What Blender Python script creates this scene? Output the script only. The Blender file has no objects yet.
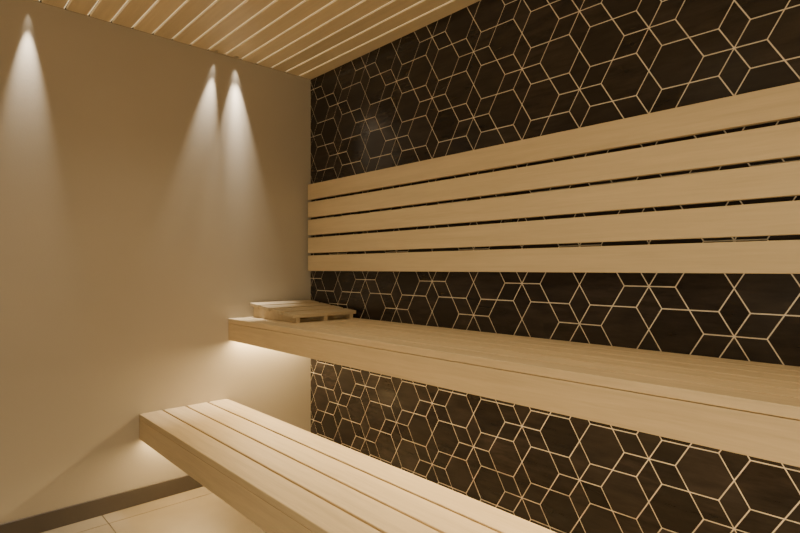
import bpy, bmesh, math, random
from mathutils import Vector, Matrix
random.seed(7)
S = bpy.context.scene
# ---------------- room constants (metres) ----------------
H = 2.30          # ceiling height
RX = 3.90         # right wall
RY = -2.90        # front wall
T = 0.12

# ---------------- materials ----------------
def newmat(name):
    m = bpy.data.materials.new(name); m.use_nodes = True
    nt = m.node_tree; b = nt.nodes['Principled BSDF']
    return m, nt, b
def N(nt, t, **kw):
    n = nt.nodes.new(t)
    for k, v in kw.items(): setattr(n, k, v)
    return n
def wood(name, base, dark, rough=0.5, vary=0.18, axis='X', grain=1.0):
    m, nt, b = newmat(name)
    tc = N(nt, 'ShaderNodeTexCoord'); mp = N(nt, 'ShaderNodeMapping')
    at = N(nt, 'ShaderNodeAttribute', attribute_name='rnd')
    vm = N(nt, 'ShaderNodeVectorMath', operation='MULTIPLY_ADD')
    vm.inputs[1].default_value = (7, 11, 13)
    nt.links.new(at.outputs['Color'], vm.inputs[0]); nt.links.new(tc.outputs['Object'], vm.inputs[2])
    sc = {'X': (1.2, 22, 22), 'Y': (22, 1.2, 22)}[axis]
    mp.inputs['Scale'].default_value = sc
    nt.links.new(vm.outputs[0], mp.inputs['Vector'])
    n1 = N(nt, 'ShaderNodeTexNoise'); n1.inputs['Scale'].default_value = 1.6
    n1.inputs['Detail'].default_value = 6; n1.inputs['Roughness'].default_value = .6; n1.inputs['Distortion'].default_value = .5
    nt.links.new(mp.outputs[0], n1.inputs['Vector'])
    n2 = N(nt, 'ShaderNodeTexNoise'); n2.inputs['Scale'].default_value = 9
    n2.inputs['Detail'].default_value = 3
    nt.links.new(mp.outputs[0], n2.inputs['Vector'])
    ad = N(nt, 'ShaderNodeMath', operation='ADD'); 
    m2 = N(nt, 'ShaderNodeMath', operation='MULTIPLY'); m2.inputs[1].default_value = .4
    nt.links.new(n2.outputs['Fac'], m2.inputs[0]); nt.links.new(n1.outputs['Fac'], ad.inputs[0]); nt.links.new(m2.outputs[0], ad.inputs[1])
    mr = N(nt, 'ShaderNodeMapRange'); mr.inputs[1].default_value = .4; mr.inputs[2].default_value = 1.05
    nt.links.new(ad.outputs[0], mr.inputs[0])
    mx = N(nt, 'ShaderNodeMix', data_type='RGBA')
    mx.inputs[6].default_value = (*dark, 1); mx.inputs[7].default_value = (*base, 1)
    nt.links.new(mr.outputs[0], mx.inputs[0])
    hs = N(nt, 'ShaderNodeHueSaturation')
    v = N(nt, 'ShaderNodeMapRange'); v.inputs[3].default_value = 1 - vary; v.inputs[4].default_value = 1 + vary*.5
    sp = N(nt, 'ShaderNodeSeparateColor'); nt.links.new(at.outputs['Color'], sp.inputs[0])
    nt.links.new(sp.outputs[0], v.inputs[0]); nt.links.new(v.outputs[0], hs.inputs['Value'])
    nt.links.new(mx.outputs[2], hs.inputs['Color']); nt.links.new(hs.outputs[0], b.inputs['Base Color'])
    b.inputs['Roughness'].default_value = rough
    bp = N(nt, 'ShaderNodeBump'); bp.inputs['Strength'].default_value = .12; bp.inputs['Distance'].default_value = .002
    nt.links.new(ad.outputs[0], bp.inputs['Height']); nt.links.new(bp.outputs[0], b.inputs['Normal'])
    return m
W_BENCH = wood('bench_wood', (.73, .59, .375), (.53, .415, .25), .55, .10)
W_BACK = wood('backrest_wood', (.74, .595, .375), (.60, .475, .29), .5, .08)
W_CEIL = wood('ceiling_wood', (.80, .66, .44), (.67, .54, .35), .5, .10)
W_HEAD = wood('headrest_wood', (.64, .52, .34), (.48, .38, .24), .55, .12, 'Y')

def plaster():
    m, nt, b = newmat('plaster_wall')
    tc = N(nt, 'ShaderNodeTexCoord')
    n = N(nt, 'ShaderNodeTexNoise'); n.inputs['Scale'].default_value = 2.2; n.inputs['Detail'].default_value = 5
    nt.links.new(tc.outputs['Object'], n.inputs['Vector'])
    mx = N(nt, 'ShaderNodeMix', data_type='RGBA')
    mx.inputs[6].default_value = (.41, .36, .285, 1); mx.inputs[7].default_value = (.46, .41, .33, 1)
    nt.links.new(n.outputs['Fac'], mx.inputs[0]); nt.links.new(mx.outputs[2], b.inputs['Base Color'])
    n2 = N(nt, 'ShaderNodeTexNoise'); n2.inputs['Scale'].default_value = 120; n2.inputs['Detail'].default_value = 4
    nt.links.new(tc.outputs['Object'], n2.inputs['Vector'])
    bp = N(nt, 'ShaderNodeBump'); bp.inputs['Strength'].default_value = .15; bp.inputs['Distance'].default_value = .002
    nt.links.new(n2.outputs['Fac'], bp.inputs['Height']); nt.links.new(bp.outputs[0], b.inputs['Normal'])
    b.inputs['Roughness'].default_value = .6
    return m
PLASTER = plaster()
def tilemat():
    m, nt, b = newmat('black_glazed_tile')
    at = N(nt, 'ShaderNodeAttribute', attribute_name='rnd')
    sp = N(nt, 'ShaderNodeSeparateColor'); nt.links.new(at.outputs['Color'], sp.inputs[0])
    tc = N(nt, 'ShaderNodeTexCoord'); mp = N(nt, 'ShaderNodeMapping'); mp.inputs['Scale'].default_value = (1, 1, 5)
    nt.links.new(tc.outputs['Object'], mp.inputs[0])
    n = N(nt, 'ShaderNodeTexNoise'); n.inputs['Scale'].default_value = 6; n.inputs['Detail'].default_value = 8; n.inputs['Roughness'].default_value = .65
    nt.links.new(mp.outputs[0], n.inputs['Vector'])
    nr = N(nt, 'ShaderNodeMapRange'); nr.inputs[1].default_value = .3; nr.inputs[2].default_value = .7
    nt.links.new(n.outputs['Fac'], nr.inputs[0])
    sr = N(nt, 'ShaderNodeMapRange'); sr.inputs[3].default_value = .35
    nt.links.new(sp.outputs[0], sr.inputs[0])
    a = N(nt, 'ShaderNodeMath', operation='MULTIPLY'); nt.links.new(sr.outputs[0], a.inputs[0]); nt.links.new(nr.outputs[0], a.inputs[1])
    mx = N(nt, 'ShaderNodeMix', data_type='RGBA')
    mx.inputs[6].default_value = (.010, .0085, .0085, 1); mx.inputs[7].default_value = (.050, .038, .033, 1)
    nt.links.new(a.outputs[0], mx.inputs[0]); nt.links.new(mx.outputs[2], b.inputs['Base Color'])
    r = N(nt, 'ShaderNodeMapRange'); r.inputs[3].default_value = .18; r.inputs[4].default_value = .36
    nt.links.new(sp.outputs[1], r.inputs[0]); nt.links.new(r.outputs[0], b.inputs['Roughness'])
    b.inputs['Specular IOR Level'].default_value = .42
    bp = N(nt, 'ShaderNodeBump'); bp.inputs['Strength'].default_value = .15; bp.inputs['Distance'].default_value = .002
    nt.links.new(n.outputs['Fac'], bp.inputs['Height']); nt.links.new(bp.outputs[0], b.inputs['Normal'])
    return m
TILE = tilemat()
def plain(name, col, rough=.6, metal=0, nscale=40, amt=.12, emit=0, ecol=(1, .8, .5, 1)):
    m, nt, b = newmat(name)
    tc = N(nt, 'ShaderNodeTexCoord')
    n = N(nt, 'ShaderNodeTexNoise'); n.inputs['Scale'].default_value = nscale; n.inputs['Detail'].default_value = 4
    nt.links.new(tc.outputs['Object'], n.inputs['Vector'])
    mx = N(nt, 'ShaderNodeMix', data_type='RGBA')
    mx.inputs[6].default_value = (*[c*(1-amt) for c in col], 1); mx.inputs[7].default_value = (*[min(1, c*(1+amt)) for c in col], 1)
    nt.links.new(n.outputs['Fac'], mx.inputs[0]); nt.links.new(mx.outputs[2], b.inputs['Base Color'])
    b.inputs['Roughness'].default_value = rough; b.inputs['Metallic'].default_value = metal
    if emit: b.inputs['Emission Color'].default_value = ecol; b.inputs['Emission Strength'].default_value = emit
    return m
GROUT = plain('beige_grout', (.78, .68, .53), .85)
FLOORT = plain('beige_floor_tile', (.29, .24, .165), .4, 0, 7, .16)
FLOORG = plain('floor_joint', (.17, .13, .085), .9)
BASE = plain('taupe_baseboard', (.085, .069, .056), .5, 0, 9, .15)
GLOW = plain('ceiling_joint_painted_glow', (.8, .7, .5), .9, emit=.8, ecol=(1, .80, .50, 1))  # emission stands in for light caught on the slat edges
DARKV = plain('ceiling_void', (.12, .08, .045), .9)
STEEL = plain('dark_steel', (.06, .055, .05), .4, .9)
CHROME = plain('lamp_rim', (.55, .5, .42), .3, 1)

# ---------------- mesh helpers ----------------
class MB:
    def __init__(s, name):
        s.name = name; s.bm = bmesh.new(); s.mats = []
        s.col = s.bm.loops.layers.float_color.new('rnd')
    def mi(s, m):
        if m not in s.mats: s.mats.append(m)
        return s.mats.index(m)
    def box(s, lo, hi, mat, bev=.0, M=None):
        r = (random.random(), random.random(), random.random(), 1)
        t = bmesh.new(); l = t.loops.layers.float_color.new('rnd')
        bmesh.ops.create_cube(t, size=1)
        for v in t.verts:
            v.co = Vector([(lo[i]+hi[i])/2 + v.co[i]*(hi[i]-lo[i]) for i in range(3)])
        if bev: bmesh.ops.bevel(t, geom=t.edges[:], offset=bev, segments=2, affect='EDGES', profile=.5)
        if M: bmesh.ops.transform(t, matrix=M, verts=t.verts)
        s.merge(t, mat, r)
    def merge(s, t, mat, r=(.5, .5, .5, 1)):
        i = s.mi(mat); mp = {v: s.bm.verts.new(v.co) for v in t.verts}
        for f in t.faces:
            try: g = s.bm.faces.new([mp[v] for v in f.verts])
            except ValueError: continue
            g.material_index = i
            for lp in g.loops: lp[s.col] = r
        t.free()
    def cyl(s, c, r, h, mat, seg=24, M=None):
        t = bmesh.new()
        bmesh.ops.create_cone(t, cap_ends=True, segments=seg, radius1=r, radius2=r, depth=h)
        if M: bmesh.ops.transform(t, matrix=M, verts=t.verts)
        bmesh.ops.translate(t, vec=c, verts=t.verts); s.merge(t, mat)
    def done(s, parent=None):
        me = bpy.data.meshes.new(s.name); s.bm.normal_update(); s.bm.to_mesh(me); s.bm.free()
        for m in s.mats: me.materials.append(m)
        o = bpy.data.objects.new(s.name, me); S.collection.objects.link(o)
        if parent: o.parent = parent
        return o
def empty(name):
    e = bpy.data.objects.new(name, None); S.collection.objects.link(e); e.empty_display_size = .1
    return e

# ---------------- shell ----------------
b = MB('wall_left'); b.box((-T, RY-T, 0), (0, T, H), PLASTER); b.done()
b = MB('wall_right'); b.box((RX, RY-T, 0), (RX+T, T, H), PLASTER); b.done()
b = MB('wall_front'); b.box((0, RY-T, 0), (RX, RY, H), PLASTER); b.done()

# floor with tiles
b = MB('floor'); b.box((-T, RY-T, -.1), (RX+T, T, -.003), FLOORG)
fs = .60
x = .12 - fs
while x < RX:
    y = -.55 - fs*5
    while y < 0:
        lo = (max(x+.002, 0), max(y+.002, RY), -.003); hi = (min(x+fs-.002, RX), min(y+fs-.002, 0), 0)
        if hi[0]-lo[0] > .01 and hi[1]-lo[1] > .01: b.box(lo, hi, FLOORT)
        y += fs
    x += fs
b.done()

# tiled back wall : hexagons and six-rhombus stars
def clip(poly, x0, x1, z0, z1):
    def cl(p, f, inter):
        out = []
        for i in range(len(p)):
            a, c = p[i-1], p[i]
            if f(c):
                if not f(a): out.append(inter(a, c))
                out.append(c)
            elif f(a): out.append(inter(a, c))
        return out
    def ix(v): return lambda a, c: (v, a[1]+(c[1]-a[1])*(v-a[0])/(c[0]-a[0]))
    def iz(v): return lambda a, c: (a[0]+(c[0]-a[0])*(v-a[1])/(c[1]-a[1]), v)
    for f, g in ((lambda p: p[0] >= x0, ix(x0)), (lambda p: p[0] <= x1, ix(x1)), (lambda p: p[1] >= z0, iz(z0)), (lambda p: p[1] <= z1, iz(z1))):
        if len(poly) < 3: return []
        poly = cl(poly, f, g)
    return poly
def inset(poly, d):
    n = len(poly); out = []
    for i in range(n):
        p0, p1, p2 = Vector(poly[i-1]), Vector(poly[i]), Vector(poly[(i+1) % n])
        e1 = (p1-p0).normalized(); e2 = (p2-p1).normalized()
        n1 = Vector((-e1.y, e1.x)); n2 = Vector((-e2.y, e2.x))
        k = 1+n1.dot(n2)
        out.append(tuple(p1 + (n1+n2)*d/k))
    return out
b = MB('wall_back'); b.box((0, 0.0, 0), (RX, T, H), GROUT)
s = .083; L = 2*math.sqrt(3)*s; g = .0017
PHI = math.radians(30)      # star lattice rotation
OX, OZ = 2.27, 1.803
def P(c, r, a): return (c[0]+r*math.cos(a), c[1]+r*math.sin(a))
def tile(poly):
    top = inset(poly, g+.0007); bot = inset(poly, g)
    pa = clip(top, .001, RX-.001, .001, H-.001); pb = clip(bot, .001, RX-.001, .001, H-.001)
    if len(pa) < 3: return
    r = (random.random(), random.random(), random.random(), 1)
    t = bmesh.new()
    tv = [t.verts.new((p[0], -.0018, p[1])) for p in pa]
    t.faces.new(tv)
    if len(pa) == len(pb):
        bv = [t.verts.new((p[0], 0, p[1])) for p in pb]
        for i in range(len(pa)):
            j = (i+1) % len(pa); t.faces.new([tv[i], bv[i], bv[j], tv[j]])
    b.merge(t, TILE, r)
for i in range(-28, 29):
    for j in range(-28, 29):
        ux = L*(math.cos(PHI)*i + math.cos(PHI+math.pi/3)*j); uz = L*(math.sin(PHI)*i + math.sin(PHI+math.pi/3)*j)
        c = (OX+ux, OZ+uz)
        if not (-.6 < c[0] < RX+.6 and -.6 < c[1] < H+.6): continue
        for k in range(6):
            a = PHI + k*math.pi/3
            tile([c, P(c, s, a-math.pi/6), P(c, s*math.sqrt(3), a), P(c, s, a+math.pi/6)])
        for q in (0, 1):
            hc = P(c, 2*s, PHI+math.pi/6+q*math.pi/3)
            tile([P(hc, s, PHI+math.pi/6+k*math.pi/3) for k in range(6)])
b.done()

# ceiling: slats running along X with a slim emissive strip imitating lit joint edges and a shadow line beside each
b = MB('ceiling'); b.box((-T, RY-T, H+.014), (RX+T, T, H+.13), DARKV)
pitch = .093; y = 0
while y > RY:
    lo = max(y-pitch+.011, RY)
    if y - lo > .012: b.box((.0, lo, H), (RX, y, H+.0145), W_CEIL, .002)
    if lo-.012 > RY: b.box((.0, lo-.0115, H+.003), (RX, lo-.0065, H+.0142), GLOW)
    y -= pitch
b.done()

# baseboards
b = MB('baseboard_left'); b.box((0.0005, RY, 0), (.012, -.001, .080), BASE, .002); b.done()
b = MB('baseboard_front'); b.box((.013, RY+.0005, 0), (RX-.013, RY+.012, .080), BASE, .002); b.done()
b = MB('baseboard_right'); b.box((RX-.012, RY, 0), (RX-.0005, -.001, .080), BASE, .002); b.done()

# ---------------- benches ----------------
def bench(yb, yf, ztop, zbot, n, gap=.008):
    e = empty('sauna_bench')
    x0, x1 = .002, RX-.002
    m = MB('seat_slats'); th = .026
    w = ((yb-yf) - gap*(n-1))/n
    for i in range(n):
        hi = yb - i*(w+gap)
        m.box((x0, hi-w, ztop-th), (x1, hi, ztop), W_BENCH, .0028)
    m.done(e)
    m = MB('front_fascia'); m.box((x0, yf+.001, zbot), (x1, yf+.027, ztop-th-.0015), W_BENCH, .002); m.done(e)
    m = MB('frame')
    m.box((x0, yb-.045, zbot+.02), (x1, yb-.004, ztop-th-.001), W_BENCH)
    for i in range(7):
        xx = .06+i*(RX-.16)/6
        m.box((xx, yf+.03, zbot+.035), (xx+.04, yb-.047, ztop-th-.001), W_BENCH)
    m.done(e)
    m = MB('led_channel'); m.box((.01, yf+.03, zbot+.012), (RX-.01, yf+.045, zbot+.028), STEEL); m.done(e)
    return e
bench(-.006, -.533, .873, .754, 6, .010)
bench(-.538, -.987, .438, .315, 4, .009)

# ---------------- backrest ----------------
e = empty('sauna_backrest')
m = MB('boards'); z1 = 1.650; bh = .0925; gp = .0145
for i in range(5):
    zt = z1 - i*(bh+gp)
    m.box((.03, -.042, zt-bh), (RX-.04, -.020, zt), W_BACK, .002)
m.done(e)
m = MB('battens')
for xx in (.45, 1.45, 2.45, 3.4):
    m.box((xx, -.020, 1.15), (xx+.04, -.0022, 1.62), STEEL)
m.done(e)

# ---------------- headrest ----------------
e = empty('sauna_headrest')
zb = .8735; xa, xb = .03, .48; ya, yb2 = -.42, -.025
m = MB('side_rails')
for yy in (ya+.02, (ya+yb2)/2-.01, yb2-.04):
    t = bmesh.new()
    pr = [(xa+.005, zb), (xb-.005, zb), (xb-.005, zb+.024), (xa+.005, zb+.062)]
    A = [t.verts.new((p[0], yy, p[1])) for p in pr]; B = [t.verts.new((p[0], yy+.022, p[1])) for p in pr]
    t.faces.new(A); t.faces.new(B[::-1])
    for i in range(4):
        j = (i+1) % 4; t.faces.new([A[j], A[i], B[i], B[j]])
    m.merge(t, W_HEAD)
m.done(e)
m = MB('slats')
ang = math.atan2(.038, (xb-xa-.01)); n = 4; Ls = (xb-xa)/math.cos(ang); w = (Ls-.026*(n-1))/n
M = Matrix.Translation((xa, 0, zb+.0635)) @ Matrix.Rotation(ang, 4, 'Y')
for i in range(n):
    o = i*(w+.026)
    m.box((o, ya, 0), (o+w, yb2, .018), W_HEAD, .002, M)
m.done(e)

# ---------------- recessed pin lights ----------------
def area(name, loc, rot, sx, sy, p, col, parent=None):
    l = bpy.data.lights.new(name, 'AREA'); l.shape = 'RECTANGLE'; l.size = sx; l.size_y = sy; l.energy = p; l.color = col
    o = bpy.data.objects.new(name, l); o.location = loc; o.rotation_euler = rot; S.collection.objects.link(o); return o
def spot(name, loc, target, ang, p, col, blend=1, r=.004):
    l = bpy.data.lights.new(name, 'SPOT'); l.spot_size = math.radians(ang); l.spot_blend = blend; l.energy = p; l.color = col; l.shadow_soft_size = r
    o = bpy.data.objects.new(name, l); o.location = loc
    o.rotation_euler = (Vector(target)-Vector(loc)).to_track_quat('-Z', 'Y').to_euler(); S.collection.objects.link(o); return o
COOL = (1, .88, .72); WARM = (1, .72, .36); MID = (1, .83, .55)
# (y, near power, lean, far power)
for (yy, pw, dy, pf) in ((-.495, 4, .10, 75), (-.495, 2, -.05, 55), (-.60, 2.5, -.18, 55), (-1.43, 1.5, -.02, 60), (-1.72, 1, -.05, 75)):
    f = MB('ceiling_spotlight'); f.cyl((.024, yy+dy*.05, H-.002), .008, .003, CHROME); f.done()
    spot('spot_lamp', (.018, yy, H-.006), (-.04, yy+dy, H-1.0), 28, pw, COOL, 1, .003)
    spot('spot_lamp', (.032, yy, H-.006), (.0, yy+dy, H-1.25), 25, pf*1.5, COOL, 1, .003)
# added fill downlights along the room, out of view, to brighten the benches
for (xx, yy) in ((.9, -.95), (2.0, -.95), (3.1, -.95), (1.3, -2.1), (2.6, -2.3)):
    f = MB('ceiling_spotlight'); f.cyl((xx, yy, H-.003), .035, .006, CHROME); f.done()  # rim disc for each added fill lamp
    spot('fill_down_lamp', (xx, yy, H-.012), (xx, yy+.08, 0), 130, 27, MID, 1, .03)
# under-bench LED strips (along the fascia and returning along the wall)
area('upper_led_strip', (RX/2+.05, -.495, .747), (0, 0, 0), RX-.2, .012, 22, WARM)
area('lower_led_strip', (RX/2+.05, -.949, .308), (0, 0, 0), RX-.2, .012, 11, WARM)
area('upper_led_return', (.045, -.27, .765), (0, 0, 0), .012, .46, 5.0, WARM)
area('lower_led_return', (.045, -.77, .325), (0, 0, 0), .012, .38, 2.4, WARM)
# added soft fill from the unseen front side, tilted up to lift the ceiling
area('front_fill_light', (3.25, RY+.05, 1.1), (math.radians(115), 0, math.radians(14)), 1.1, 1.6, 54, MID)

w = bpy.data.worlds.new('w'); S.world = w; w.use_nodes = True
w.node_tree.nodes['Background'].inputs[0].default_value = (.5, .35, .2, 1); w.node_tree.nodes['Background'].inputs[1].default_value = .05

# ---------------- camera ----------------
VL, VR, f = -93.0, 970.0, 530.0
cam = bpy.data.cameras.new('camera'); cam.sensor_width = 36; cam.lens = f*36/800
cam.shift_y = .0025
a = math.atan2(400-VL, f)
fw = Vector((-math.cos(a), math.sin(a), 0))
co = bpy.data.objects.new('camera', cam); co.location = (2.75, -1.812, 1.144)
co.rotation_euler = fw.to_track_quat('-Z', 'Y').to_euler(); cam.clip_start = .02
S.collection.objects.link(co); S.camera = co
